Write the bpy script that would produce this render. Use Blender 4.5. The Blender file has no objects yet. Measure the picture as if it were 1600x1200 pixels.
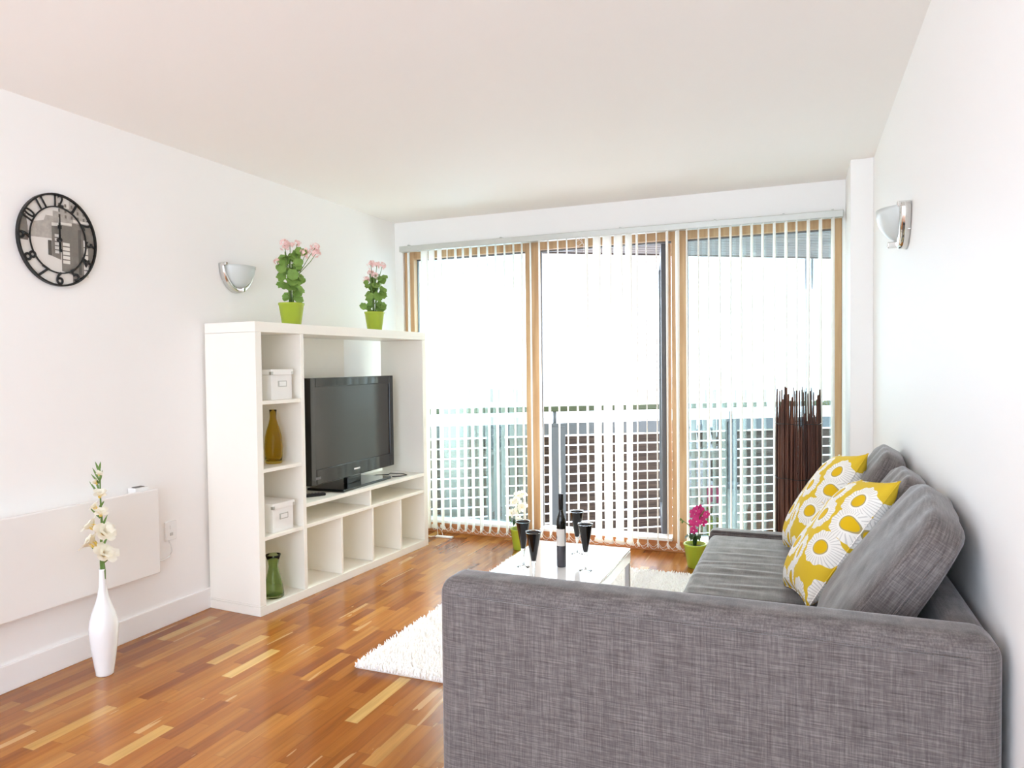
import bpy, bmesh, math, random
from mathutils import Vector, Matrix, Euler
random.seed(7)
R = math.radians
SC = bpy.context.scene
COL = SC.collection

# ------------------------------------------------------------------ camera
CAM = Vector((2.84316, -4.70122, 1.2383))
YAW, PITCH, ROLL, FPX = 0.38361, -0.02608, -0.01092, 1112.327
W, H = 3.2115, 2.323                       # room width, ceiling height
fw = Vector((-math.sin(YAW)*math.cos(PITCH), math.cos(YAW)*math.cos(PITCH), math.sin(PITCH)))
rt = fw.cross(Vector((0, 0, 1))).normalized()
up = rt.cross(fw)
rt, up = math.cos(ROLL)*rt + math.sin(ROLL)*up, -math.sin(ROLL)*rt + math.cos(ROLL)*up
cam = bpy.data.cameras.new('camera')
camo = bpy.data.objects.new('camera', cam)
COL.objects.link(camo)
cam.sensor_fit = 'HORIZONTAL'; cam.sensor_width = 36.0
cam.lens = 36.0*FPX/1600.0
cam.clip_start = 0.05; cam.clip_end = 300
camo.matrix_world = Matrix(((rt.x, up.x, -fw.x, CAM.x), (rt.y, up.y, -fw.y, CAM.y), (rt.z, up.z, -fw.z, CAM.z), (0, 0, 0, 1)))
SC.camera = camo

# ------------------------------------------------------------------ world, sun, exposure
wd = bpy.data.worlds.new('overcast_sky'); SC.world = wd; wd.use_nodes = True
SKY_BACK, SKY_FRONT = 2.9, 4.5             # hazy bright sky, brighter on the sun's side
_nt = wd.node_tree; _bg = _nt.nodes['Background']; _bg.inputs[0].default_value = (0.88, 1.005, 1.18, 1)
_tc = _nt.nodes.new('ShaderNodeTexCoord'); _sp = _nt.nodes.new('ShaderNodeSeparateXYZ'); _mr = _nt.nodes.new('ShaderNodeMapRange')
_mp = _nt.nodes.new('ShaderNodeVectorRotate'); _mp.rotation_type = 'Z_AXIS'; _mp.inputs['Angle'].default_value = R(12)
_nt.links.new(_tc.outputs['Generated'], _mp.inputs[0]); _nt.links.new(_mp.outputs[0], _sp.inputs[0]); _nt.links.new(_sp.outputs[1], _mr.inputs[0])
_mr.interpolation_type = 'SMOOTHSTEP'
for _i, _v in ((1, -.5), (2, .6), (3, SKY_BACK), (4, SKY_FRONT)): _mr.inputs[_i].default_value = _v
_nt.links.new(_mr.outputs[0], _bg.inputs[1])
sun = bpy.data.lights.new('sun', 'SUN'); suno = bpy.data.objects.new('sun', sun); COL.objects.link(suno)
sun.energy = 9.0; sun.angle = R(24); sun.color = (1, .95, .86)
suno.rotation_euler = Vector((-0.08, -0.90, -0.42)).to_track_quat('-Z', 'Y').to_euler()
suno.location = (1, 6, 6)
SC.view_settings.view_transform = 'Standard'
SC.view_settings.look = 'None'
SC.view_settings.gamma = 1
SC.view_settings.use_curve_mapping = False
SC.view_settings.exposure = 0.84
SC.cycles.diffuse_bounces = 12; SC.cycles.max_bounces = 18; SC.cycles.transparent_max_bounces = 16; SC.cycles.glossy_bounces = 6

# ------------------------------------------------------------------ materials
def lin(c):
    return tuple(((v/255)/12.92 if v/255 <= .04045 else ((v/255+.055)/1.055)**2.4) for v in c)
def mat(name, c, rough=.5, metal=0, spec=.5, trans=0, ior=1.45, coat=0, noise=None, bump=None, sheen=0):
    """procedural principled material; noise=(scale, amount) varies the colour, bump=(scale, strength)"""
    m = bpy.data.materials.new(name); m.use_nodes = True
    nt = m.node_tree; b = nt.nodes['Principled BSDF']
    col = (*lin(c), 1)
    b.inputs['Base Color'].default_value = col
    b.inputs['Roughness'].default_value = rough
    b.inputs['Metallic'].default_value = metal
    b.inputs['Specular IOR Level'].default_value = spec
    b.inputs['Transmission Weight'].default_value = trans
    b.inputs['IOR'].default_value = ior
    b.inputs['Coat Weight'].default_value = coat
    b.inputs['Coat Roughness'].default_value = .05
    b.inputs['Sheen Weight'].default_value = sheen
    tc = nt.nodes.new('ShaderNodeTexCoord')
    if noise:
        n = nt.nodes.new('ShaderNodeTexNoise'); n.inputs['Scale'].default_value = noise[0]; n.inputs['Detail'].default_value = 4
        nt.links.new(tc.outputs['Object'], n.inputs['Vector'])
        mx = nt.nodes.new('ShaderNodeMix'); mx.data_type = 'RGBA'; mx.blend_type = 'MIX'
        a = noise[1]
        mx.inputs[6].default_value = (*[v*(1-a) for v in col[:3]], 1)
        mx.inputs[7].default_value = (*[min(1, v*(1+a)) for v in col[:3]], 1)
        nt.links.new(n.outputs['Fac'], mx.inputs[0]); nt.links.new(mx.outputs[2], b.inputs['Base Color'])
    if bump:
        n = nt.nodes.new('ShaderNodeTexNoise'); n.inputs['Scale'].default_value = bump[0]
        nt.links.new(tc.outputs['Object'], n.inputs['Vector'])
        bp = nt.nodes.new('ShaderNodeBump'); bp.inputs['Strength'].default_value = bump[1]; bp.inputs['Distance'].default_value = .01
        nt.links.new(n.outputs['Fac'], bp.inputs['Height']); nt.links.new(bp.outputs[0], b.inputs['Normal'])
    return m

class NT:
    """tiny node-graph helper"""
    def __init__(s, m): s.nt = m.node_tree; s.b = s.nt.nodes['Principled BSDF']
    def put(s, sock, v):
        if hasattr(v, 'is_linked'): s.nt.links.new(v, sock)
        else: sock.default_value = v
    def math(s, op, a, b=0.0, c=0.0):
        n = s.nt.nodes.new('ShaderNodeMath'); n.operation = op
        s.put(n.inputs[0], a); s.put(n.inputs[1], b); s.put(n.inputs[2], c)
        return n.outputs[0]
    def obj(s): return s.nt.nodes.new('ShaderNodeTexCoord').outputs['Object']
    def sep(s, v):
        n = s.nt.nodes.new('ShaderNodeSeparateXYZ'); s.put(n.inputs[0], v); return n.outputs
    def comb(s, x, y, z=0.0):
        n = s.nt.nodes.new('ShaderNodeCombineXYZ'); s.put(n.inputs[0], x); s.put(n.inputs[1], y); s.put(n.inputs[2], z); return n.outputs[0]
    def noise(s, v, scale, detail=3):
        n = s.nt.nodes.new('ShaderNodeTexNoise'); s.put(n.inputs['Vector'], v); n.inputs['Scale'].default_value = scale; n.inputs['Detail'].default_value = detail
        return n.outputs['Fac']
    def white(s, v):
        n = s.nt.nodes.new('ShaderNodeTexWhiteNoise'); n.noise_dimensions = '2D'; s.put(n.inputs['Vector'], v); return n.outputs['Value']
    def ramp(s, f, stops, mode='LINEAR'):
        n = s.nt.nodes.new('ShaderNodeValToRGB'); n.color_ramp.interpolation = mode; e = n.color_ramp.elements
        while len(e) < len(stops): e.new(.5)
        for k, (p, c) in zip(e, stops): k.position = p; k.color = (*lin(c), 1)
        s.put(n.inputs[0], f); return n.outputs[0]
    def mix(s, f, a, b, mode='MIX'):
        n = s.nt.nodes.new('ShaderNodeMix'); n.data_type = 'RGBA'; n.blend_type = mode
        s.put(n.inputs[0], f)
        s.put(n.inputs[6], a if hasattr(a, 'is_linked') else (*lin(a), 1)); s.put(n.inputs[7], b if hasattr(b, 'is_linked') else (*lin(b), 1))
        return n.outputs[2]
    def bump(s, h, strength, dist=.01):
        n = s.nt.nodes.new('ShaderNodeBump'); n.inputs['Strength'].default_value = strength; n.inputs['Distance'].default_value = dist
        s.put(n.inputs['Height'], h); s.nt.links.new(n.outputs[0], s.b.inputs['Normal'])

def floor_mat():
    m = mat('strip_parquet', (180, 115, 65), rough=.2, spec=.32, coat=.18); g = NT(m); g.b.inputs['Coat Roughness'].default_value = .1
    x, y, z = g.sep(g.obj())
    row = g.math('FLOOR', g.math('DIVIDE', x, .0525))
    rj = g.white(g.comb(row, 3.7))
    ln = g.math('MULTIPLY_ADD', g.white(g.comb(row, 9.1)), .14, .25)
    yy = g.math('DIVIDE', g.math('MULTIPLY_ADD', rj, 3.0, y), ln)
    cell = g.math('FLOOR', yy)
    rnd = g.white(g.comb(row, cell)); rnd2 = g.white(g.comb(cell, g.math('ADD', row, 50.3)))
    base = g.ramp(rnd, [(0, (142, 78, 30)), (.12, (155, 90, 35)), (.5, (170, 104, 41)), (.85, (182, 118, 49)), (.955, (190, 130, 60)), (.987, (210, 166, 96)), (1, (218, 178, 110))])
    off = g.math('MULTIPLY', rnd2, 40)
    gv = g.comb(g.math('MULTIPLY', x, 55), g.math('MULTIPLY_ADD', y, 3.2, off), off)
    grain = g.noise(gv, 1.0, 5)
    c = g.mix(.5, base, g.ramp(grain, [(.25, (150, 140, 130)), (.75, (255, 255, 255))]), 'MULTIPLY')
    sap = g.noise(g.comb(g.math('MULTIPLY', x, 16), g.math('MULTIPLY_ADD', y, 1.6, off), off), 1.0, 2)
    sf = g.math('MULTIPLY', g.math('GREATER_THAN', sap, .66), g.math('GREATER_THAN', rnd2, .5))
    c = g.mix(g.math('MULTIPLY', sf, .75), c, (200, 158, 104))
    fx = g.math('FRACT', g.math('DIVIDE', x, .0525)); fy = g.math('FRACT', yy)
    seam = g.math('MAXIMUM', g.math('LESS_THAN', fx, .022), g.math('LESS_THAN', fy, .005))
    c = g.mix(g.math('MULTIPLY', seam, .45), c, (92, 50, 26))
    g.put(g.b.inputs['Base Color'], c)
    g.put(g.b.inputs['Roughness'], g.math('MULTIPLY_ADD', grain, .12, .16))
    return m

def fabric_mat():
    m = mat('grey_slub_fabric', (140, 134, 134), rough=.85, spec=.25, sheen=.45); g = NT(m); g.b.inputs['Sheen Roughness'].default_value = .35
    o = g.obj(); x, y, z = g.sep(o)
    a = g.noise(g.comb(g.math('MULTIPLY', x, 18), g.math('MULTIPLY', y, 18), g.math('MULTIPLY', z, 330)), 1, 2)
    b = g.noise(g.comb(g.math('MULTIPLY', x, 330), g.math('MULTIPLY', y, 330), g.math('MULTIPLY', z, 14)), 1, 2)
    c = g.noise(g.comb(g.math('MULTIPLY', x, 330), g.math('MULTIPLY', y, 14), g.math('MULTIPLY', z, 60)), 1, 2)
    s = g.math('ADD', g.math('MULTIPLY_ADD', a, .5, 0), g.math('MULTIPLY_ADD', b, .32, 0))
    s = g.math('MULTIPLY_ADD', c, .18, s)
    g.put(g.b.inputs['Base Color'], g.ramp(s, [(.34, (80, 74, 72)), (.5, (105, 98, 96)), (.66, (130, 123, 120))]))
    g.bump(s, .12, .004)
    return m

def flower_fabric_mat():
    m = mat('yellow_flower_print', (225, 190, 50), rough=.85, spec=.2); g = NT(m)
    x, y, z = g.sep(g.obj())
    p = g.comb(x, y)
    v = g.nt.nodes.new('ShaderNodeTexVoronoi'); v.voronoi_dimensions = '2D'; v.inputs['Scale'].default_value = 8.8; v.inputs['Randomness'].default_value = .5
    g.put(v.inputs['Vector'], p)
    d = v.outputs['Distance']; px, py, pz = g.sep(v.outputs['Position'])
    dx = g.math('SUBTRACT', x, px); dy = g.math('SUBTRACT', y, py)
    ang = g.math('ARCTAN2', dy, dx)
    wob = g.math('MULTIPLY', g.math('SINE', g.math('MULTIPLY', ang, 11)), .022)
    dd = g.math('ADD', d, wob)
    rays = g.math('GREATER_THAN', g.math('SINE', g.math('MULTIPLY', ang, 34)), .62)
    raymask = g.math('MULTIPLY', rays, g.math('GREATER_THAN', d, .27))
    petal = g.mix(g.math('MULTIPLY', raymask, .42), (244, 241, 234), (150, 146, 142))
    inner = g.math('LESS_THAN', dd, .485); core = g.math('LESS_THAN', d, .185); rim = g.math('LESS_THAN', d, .215)
    c = g.mix(inner, (222, 188, 52), petal)
    c = g.mix(rim, c, (176, 160, 110)); c = g.mix(core, c, (226, 184, 28))
    g.put(g.b.inputs['Base Color'], c)
    g.bump(g.noise(g.comb(g.math('MULTIPLY', x, 400), g.math('MULTIPLY', y, 400)), 1), .06, .003)
    return m

def wood_mat(name, a, b, sx=40, sy=40, sz=2.5, rough=.45):
    m = mat(name, a, rough=rough); g = NT(m)
    x, y, z = g.sep(g.obj())
    n = g.noise(g.comb(g.math('MULTIPLY', x, sx), g.math('MULTIPLY', y, sy), g.math('MULTIPLY', z, sz)), 1, 4)
    g.put(g.b.inputs['Base Color'], g.ramp(n, [(.3, a), (.7, b)]))
    g.bump(n, .1, .004)
    return m

def stick_mat():
    m = wood_mat('willow_stick', (72, 42, 33), (124, 82, 66), 60, 60, 4, .6); g = NT(m)
    oi = g.nt.nodes.new('ShaderNodeObjectInfo')
    old = g.b.inputs['Base Color'].links[0].from_socket
    g.put(g.b.inputs['Base Color'], g.mix(1, old, g.ramp(oi.outputs['Random'], [(0, (120, 105, 98)), (.6, (205, 190, 182)), (1, (255, 250, 240))]), 'MULTIPLY'))
    return m

def pane_mat(name, tint, fac):
    m = bpy.data.materials.new(name); m.use_nodes = True; nt = m.node_tree
    nt.nodes.remove(nt.nodes['Principled BSDF'])
    t = nt.nodes.new('ShaderNodeBsdfTransparent'); t.inputs[0].default_value = (*tint, 1)
    gl = nt.nodes.new('ShaderNodeBsdfGlossy'); gl.inputs['Roughness'].default_value = .02
    gl.inputs[0].default_value = (.85, .96, 1, 1)
    mx = nt.nodes.new('ShaderNodeMixShader'); mx.inputs[0].default_value = fac
    nt.links.new(t.outputs[0], mx.inputs[1]); nt.links.new(gl.outputs[0], mx.inputs[2])
    nt.links.new(mx.outputs[0], nt.nodes['Material Output'].inputs[0])
    return m

def vane_mat():
    m = bpy.data.materials.new('blind_fabric'); m.use_nodes = True; nt = m.node_tree
    b = nt.nodes['Principled BSDF']; b.inputs['Base Color'].default_value = (*lin((252, 251, 248)), 1); b.inputs['Roughness'].default_value = .8
    t = nt.nodes.new('ShaderNodeBsdfTranslucent'); t.inputs[0].default_value = (*lin((251, 248, 242)), 1)
    mx = nt.nodes.new('ShaderNodeMixShader'); mx.inputs[0].default_value = .45
    nt.links.new(b.outputs[0], mx.inputs[1]); nt.links.new(t.outputs[0], mx.inputs[2])
    nt.links.new(mx.outputs[0], nt.nodes['Material Output'].inputs[0])
    n = nt.nodes.new('ShaderNodeTexNoise'); n.inputs['Scale'].default_value = 300
    bp = nt.nodes.new('ShaderNodeBump'); bp.inputs['Strength'].default_value = .05; nt.links.new(n.outputs[0], bp.inputs['Height']); nt.links.new(bp.outputs[0], b.inputs['Normal'])
    return m

def petal_mat(name, c):
    m = mat(name, c, rough=.5, noise=(30, .03)); nt = m.node_tree
    t = nt.nodes.new('ShaderNodeBsdfTranslucent'); t.inputs[0].default_value = (*lin(c), 1)
    mx = nt.nodes.new('ShaderNodeMixShader'); mx.inputs[0].default_value = .4
    nt.links.new(nt.nodes['Principled BSDF'].outputs[0], mx.inputs[1]); nt.links.new(t.outputs[0], mx.inputs[2])
    nt.links.new(mx.outputs[0], nt.nodes['Material Output'].inputs[0])
    return m

M = dict(
    wall=mat('white_wall_paint', (247, 246, 244), rough=.55, spec=.3, bump=(60, .015)),
    ceil=mat('ceiling_paint', (246, 243, 239), rough=.8, spec=.2, bump=(80, .01)),
    trim=mat('white_gloss_trim', (247, 246, 244), rough=.35, noise=(3, .01)),
    floor=floor_mat(), fabric=fabric_mat(), flower=flower_fabric_mat(),
    lacquer=mat('white_lacquer', (247, 244, 235), rough=.32, noise=(2, .01)),
    pine=wood_mat('pine_frame', (182, 142, 102), (208, 172, 132)),
    pinedark=wood_mat('pine_sill', (176, 112, 66), (206, 146, 96), 4, 40, 40),
    alu=mat('brushed_aluminium', (205, 207, 202), rough=.35, metal=.6, noise=(30, .04)),
    clad=mat('dark_cladding', (92, 92, 96), rough=.5, noise=(10, .08)),
    gasket=mat('grey_gasket', (120, 120, 122), rough=.6, noise=(10, .1)),
    pane=pane_mat('window_glass', (.86, .95, .95), .16),
    vane=vane_mat(),
    chrome=mat('chrome', (225, 225, 222), rough=.07, metal=1, noise=(4, .02)),
    steel=mat('satin_steel', (190, 188, 184), rough=.3, metal=.9, noise=(10, .04)),
    frost=mat('frosted_glass', (236, 241, 239), rough=.3, trans=.35, noise=(6, .02)),
    black=mat('black_gloss', (15, 14, 14), rough=.09, spec=.5, coat=.15, noise=(5, .1)),
    blackmat=mat('black_paint', (20, 19, 19), rough=.4, noise=(20, .1)),
    screen=mat('tv_screen', (44, 41, 37), rough=.16, spec=.5, ior=1.5, noise=(4, .05)),
    white=mat('white_plastic', (240, 240, 238), rough=.35, noise=(5, .01)),
    tablew=mat('white_table_lacquer', (246, 246, 246), rough=.12, coat=.4, noise=(3, .01)),
    heater=mat('heater_enamel', (241, 239, 236), rough=.4, noise=(3, .01)),
    card=mat('white_card', (242, 241, 238), rough=.6, noise=(40, .015)),
    amber=mat('amber_glass', (226, 204, 104), rough=.02, trans=1, ior=1.25, noise=(3, .06)),
    green=mat('green_glass', (204, 222, 178), rough=.02, trans=1, ior=1.25, noise=(3, .05)),
    clear=mat('clear_glass', (248, 250, 250), rough=.01, trans=1, ior=1.3, noise=(3, .01)),
    bottle=mat('dark_bottle_glass', (20, 20, 16), rough=.08, spec=.6, noise=(4, .1)),
    wine=mat('wine_in_bottle', (70, 68, 72), rough=.2, spec=.6, noise=(4, .1)),
    label=mat('paper_label', (226, 221, 212), rough=.7, noise=(60, .03)),
    grey=mat('grey_print', (110, 106, 104), rough=.7, noise=(60, .05)),
    pot=mat('lime_green_pot', (168, 188, 60), rough=.25, noise=(8, .05)),
    leaf=mat('geranium_leaf', (124, 158, 74), rough=.5, noise=(26, .42)),
    leafdark=mat('orchid_leaf', (46, 72, 38), rough=.3, noise=(20, .3)),
    stem=mat('green_stem', (98, 128, 58), rough=.5, noise=(30, .2)),
    pink=mat('pale_pink_petal', (248, 212, 208), rough=.6, noise=(40, .12)),
    magenta=mat('magenta_petal', (200, 38, 118), rough=.5, noise=(40, .3)),
    petal=petal_mat('white_petal', (251, 248, 236)),
    cream=petal_mat('cream_petal', (250, 228, 120)),
    porcelain=mat('white_glazed_glass', (240, 240, 240), rough=.08, coat=.6, noise=(3, .01)),
    soil=mat('potting_soil', (70, 56, 44), rough=.9, noise=(60, .4)),
    stick=stick_mat(),
    rug=mat('white_rug_pile', (251, 250, 248), rough=.9, spec=.1, noise=(14, .04)),
    rugbase=mat('rug_backing', (222, 214, 204), rough=.9, noise=(20, .05)),
    boards=wood_mat('weathered_boards', (50, 38, 31), (88, 70, 59), 3, 3, 60, .8),
    zinc=mat('grey_galvanised_steel', (104, 106, 107), rough=.5, metal=.2, noise=(14, .08)),
    rail=mat('green_grey_rail', (78, 84, 58), rough=.5, noise=(14, .05)),
    deck=mat('balcony_deck', (66, 63, 60), rough=.8, noise=(6, .1)),
    render=mat('pale_render', (236, 234, 230), rough=.9, noise=(1, .03)),
    winglass=mat('distant_window', (138, 128, 114), rough=.4, noise=(1, .1)),
    skygrey=mat('print_sky', (226, 222, 216), rough=.25, coat=.4, noise=(9, .06)),
    g1=mat('print_mid_grey', (176, 170, 162), rough=.25, coat=.4, noise=(60, .35)),
    g2=mat('print_dark_grey', (124, 118, 110), rough=.25, coat=.4, noise=(60, .2)),
    g3=mat('print_darker_grey', (88, 83, 77), rough=.25, coat=.4, noise=(60, .2)),
    g4=mat('print_light', (226, 222, 214), rough=.25, coat=.4, noise=(60, .06)),
)

# ------------------------------------------------------------------ mesh helpers
def link(name, bm, m, parent=None, smooth=False, loc=None, rot=None):
    """turn a bmesh into ONE mesh object"""
    me = bpy.data.meshes.new(name)
    bmesh.ops.recalc_face_normals(bm, faces=bm.faces)
    bm.to_mesh(me); bm.free()
    for x in (m if isinstance(m, (list, tuple)) else [m]): me.materials.append(x)
    if smooth:
        for p in me.polygons: p.use_smooth = True
    o = bpy.data.objects.new(name, me); COL.objects.link(o)
    if loc is not None: o.location = loc
    if rot is not None: o.rotation_euler = rot
    if parent: o.parent = parent
    return o
def empty(name, loc=(0, 0, 0), rot=(0, 0, 0)):
    o = bpy.data.objects.new(name, None); COL.objects.link(o); o.location = loc; o.rotation_euler = rot
    o.empty_display_size = .1
    return o
def tag(o, label, cat, group=None):
    o['label'] = label; o['category'] = cat
    if group: o['group'] = group
    return o
def struct(o): o['kind'] = 'structure'; return o
def box(bm, x0, x1, y0, y1, z0, z1, bev=0, seg=2, mi=0, mtx=None):
    t = bmesh.new()
    bmesh.ops.create_cube(t, size=1)
    for v in t.verts: v.co = Vector(((x0+x1)/2+v.co.x*(x1-x0), (y0+y1)/2+v.co.y*(y1-y0), (z0+z1)/2+v.co.z*(z1-z0)))
    if bev: bmesh.ops.bevel(t, geom=t.edges[:], offset=bev, segments=seg, profile=.5, affect='EDGES')
    return merge(bm, t, mi, mtx)
def merge(bm, t, mi=0, mtx=None):
    vs = []
    for v in t.verts: vs.append(bm.verts.new(mtx @ v.co if mtx else v.co))
    t.verts.index_update()
    for f in t.faces:
        try:
            nf = bm.faces.new([vs[v.index] for v in f.verts]); nf.material_index = mi; nf.smooth = f.smooth
        except ValueError: pass
    t.free(); return bm
def lathe(bm, prof, n=24, cx=0, cy=0, cz=0, mi=0, sx=1, sy=1):
    rings = []
    for r, z in prof:
        if r < 1e-6: rings.append([bm.verts.new((cx, cy, cz+z))])
        else: rings.append([bm.verts.new((cx+sx*r*math.cos(2*math.pi*i/n), cy+sy*r*math.sin(2*math.pi*i/n), cz+z)) for i in range(n)])
    for a, b in zip(rings, rings[1:]):
        for i in range(n):
            j = (i+1) % n
            q = [a[i % len(a)], a[j % len(a)], b[j % len(b)], b[i % len(b)]]
            u = []
            for v in q:
                if v not in u: u.append(v)
            if len(u) > 2:
                f = bm.faces.new(u); f.material_index = mi; f.smooth = True
    return bm
def tube(bm, pts, r, n=6, mi=0, caps=True):
    pts = [Vector(p) for p in pts]; rings = []
    rr = r if isinstance(r, (list, tuple)) else [r]*len(pts)
    for k, p in enumerate(pts):
        d = (pts[min(k+1, len(pts)-1)]-pts[max(k-1, 0)]).normalized()
        a = d.orthogonal().normalized() if k == 0 else (rings_a - d*rings_a.dot(d)).normalized()
        rings_a = a
        b = d.cross(a)
        rings.append([bm.verts.new(p+rr[k]*(a*math.cos(2*math.pi*i/n)+b*math.sin(2*math.pi*i/n))) for i in range(n)])
    for a, b in zip(rings, rings[1:]):
        for i in range(n):
            f = bm.faces.new([a[i], a[(i+1) % n], b[(i+1) % n], b[i]]); f.material_index = mi; f.smooth = True
    if caps:
        for rg in (rings[0], rings[-1]):
            f = bm.faces.new(rg); f.material_index = mi
    return bm
def soft_box(sx, sy, sz, r, n=16, fn=None):
    """rounded box centred on the origin with an even skin, optionally shaped by fn(v)->v"""
    bm = bmesh.new(); h = Vector((sx/2, sy/2, sz/2))
    cnt = [max(4, int(n*s/max(sx, sy, sz))) for s in (sx, sy, sz)]
    def ts(k, hh):
        m = cnt[k]; e = min(.98, r/hh) if hh else 0
        inn = [-1+e+(2-2*e)*i/m for i in range(m+1)]
        edge = [-1+e*(1-math.cos(math.pi/2*i/4)) if False else -1+e*i/4 for i in range(4)]
        return edge+inn+[-v for v in reversed(edge)]
    T = [ts(k, h[k]) for k in range(3)]
    vd = {}
    def V(p):
        key = tuple(round(c, 5) for c in p)
        if key not in vd:
            q = Vector((p[0]*h.x, p[1]*h.y, p[2]*h.z))
            c = Vector([max(-(h[i]-r), min(h[i]-r, q[i])) for i in range(3)])
            d = q-c
            if d.length > 1e-9: q = c+d.normalized()*r
            if fn: q = fn(q)
            vd[key] = bm.verts.new(q)
        return vd[key]
    for ax in range(3):
        u, w = [(1, 2), (0, 2), (0, 1)][ax]
        for s in (-1, 1):
            for i in range(len(T[u])-1):
                for j in range(len(T[w])-1):
                    qs = []
                    for a, b in ((i, j), (i+1, j), (i+1, j+1), (i, j+1)):
                        p = [0, 0, 0]; p[ax] = s; p[u] = T[u][a]; p[w] = T[w][b]; qs.append(V(p))
                    if len(set(qs)) == 4:
                        f = bm.faces.new(qs); f.smooth = True
    return bm
def disc_leaf(bm, c, nrm, r, scallop=7, cup=.25, mi=0, n=14):
    nrm = Vector(nrm).normalized(); a = nrm.orthogonal().normalized(); b = nrm.cross(a)
    ph = random.random()*6
    ct = bm.verts.new(Vector(c)-nrm*r*cup)
    ring = []
    for i in range(n):
        t = 2*math.pi*i/n
        q = r*(1+.10*math.cos(scallop*t+ph))*(.82 if i == 0 else 1)
        ring.append(bm.verts.new(Vector(c)+q*(a*math.cos(t)+b*math.sin(t))+nrm*(.12*r*math.sin(3*t+ph))))
    for i in range(n):
        f = bm.faces.new([ct, ring[i], ring[(i+1) % n]]); f.smooth = True; f.material_index = mi
def blade(bm, pts, widths, side, mi=0, fold=.25):
    """a tapering leaf or petal along pts with a folded midrib"""
    side = Vector(side).normalized(); L = []
    for k, (p, w) in enumerate(zip(pts, widths)):
        p = Vector(p); d = (Vector(pts[min(k+1, len(pts)-1)])-Vector(pts[max(k-1, 0)])).normalized()
        s = (side-d*side.dot(d)).normalized(); nn = d.cross(s)
        L.append([bm.verts.new(p-s*w+nn*w*fold), bm.verts.new(p), bm.verts.new(p+s*w+nn*w*fold)])
    for A, B in zip(L, L[1:]):
        for i in (0, 1):
            f = bm.faces.new([A[i], A[i+1], B[i+1], B[i]]); f.smooth = True; f.material_index = mi
def petal(bm, base, tip, width, side, curl=.2, mi=0):
    base = Vector(base); tip = Vector(tip); d = tip-base; nn = d.cross(Vector(side)).normalized()
    pts = [base, base+d*.35+nn*d.length*curl*.5, base+d*.7+nn*d.length*curl*.6, base+d*.95, tip]
    blade(bm, pts, [width*.25, width*.8, width, width*.6, width*.08], side, mi, fold=.3)

# ------------------------------------------------------------------ room shell
bm = bmesh.new(); box(bm, -.12, W+.12, -6.6, .16, -.12, 0); struct(link('floor', bm, M['floor']))
bm = bmesh.new(); box(bm, -.12, W+.12, -6.6, .16, H, H+.15); struct(link('ceiling', bm, M['ceil']))
bm = bmesh.new(); box(bm, -.12, 0, -6.6, .16, 0, H); struct(link('wall_left', bm, M['wall']))
bm = bmesh.new(); box(bm, W, W+.12, -6.6, .16, 0, H); struct(link('wall_right', bm, M['wall']))
bm = bmesh.new()                                            # the window wall: lintel and the two nibs
box(bm, 0, W, 0, .16, 2.112, H); box(bm, 0, .068, 0, .16, 0, 2.112); box(bm, 3.082, W, 0, .16, 0, 2.112)
struct(link('wall_far', bm, M['wall']))
bm = bmesh.new(); box(bm, 3.099, W, -.443, 0, 0, H, .004); struct(link('wall_pillar', bm, M['wall']))
bm = bmesh.new(); box(bm, 0, .014, -6.6, -.001, 0, .105, .003); struct(link('baseboard_left', bm, M['trim']))
bm = bmesh.new(); box(bm, W-.014, W, -6.6, -.4435, 0, .105, .003); struct(link('baseboard_right', bm, M['trim']))

# windows and the open balcony door, one bay each
def bay(name, x0, x1, wl, wr, pane=True):
    bm = bmesh.new()
    y0, y1 = .02, .115
    box(bm, x0, x0+wl, y0, y1, 0, 2.112, .004); box(bm, x1-wr, x1, y0, y1, 0, 2.112, .004)
    box(bm, x0+wl, x1-wr, y0+.01, y1, 2.048, 2.112, .003)
    box(bm, x0+wl, x1-wr, y0+.01, y1, 0, .07, .003, mi=1)
    # glazing bead and dark gasket set back in the frame
    for a, b in ((x0+wl, x0+wl+.006), (x1-wr-.006, x1-wr)): box(bm, a, b, .07, .09, .09, 2.048, mi=2)
    box(bm, x0+wl, x1-wr, .07, .09, 2.036, 2.048, mi=2)
    o = struct(link(name, bm, [M['pine'], M['pinedark'], M['gasket']]))
    s = bmesh.new(); box(s, x0+wl, x1-wr, -.005, y1, .07, .09, .003)
    link('sill', s, M['white'], o)
    k = bmesh.new(); box(k, x0, x1, .003, y0, 0, .07); box(k, x0, x1, -.004, .019, 0, .022, .003); link('skirting', k, M['pinedark'], o)
    if pane:
        p = bmesh.new(); box(p, x0+wl+.006, x1-wr-.006, .077, .083, .09, 2.036); link('pane', p, M['pane'], o)
    return o
w1 = bay('window_1', .07, 1.096, .08, .05)
bm = bmesh.new(); box(bm, .105, .118, .0, .02, .07, 2.1, .002); link('blind_side_strip', bm, M['white'], w1)
d1 = bay('door_1', 1.096, 2.104, .05, .036, pane=False)
w2 = bay('window_2', 2.104, 3.081, .06, .04)
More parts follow.
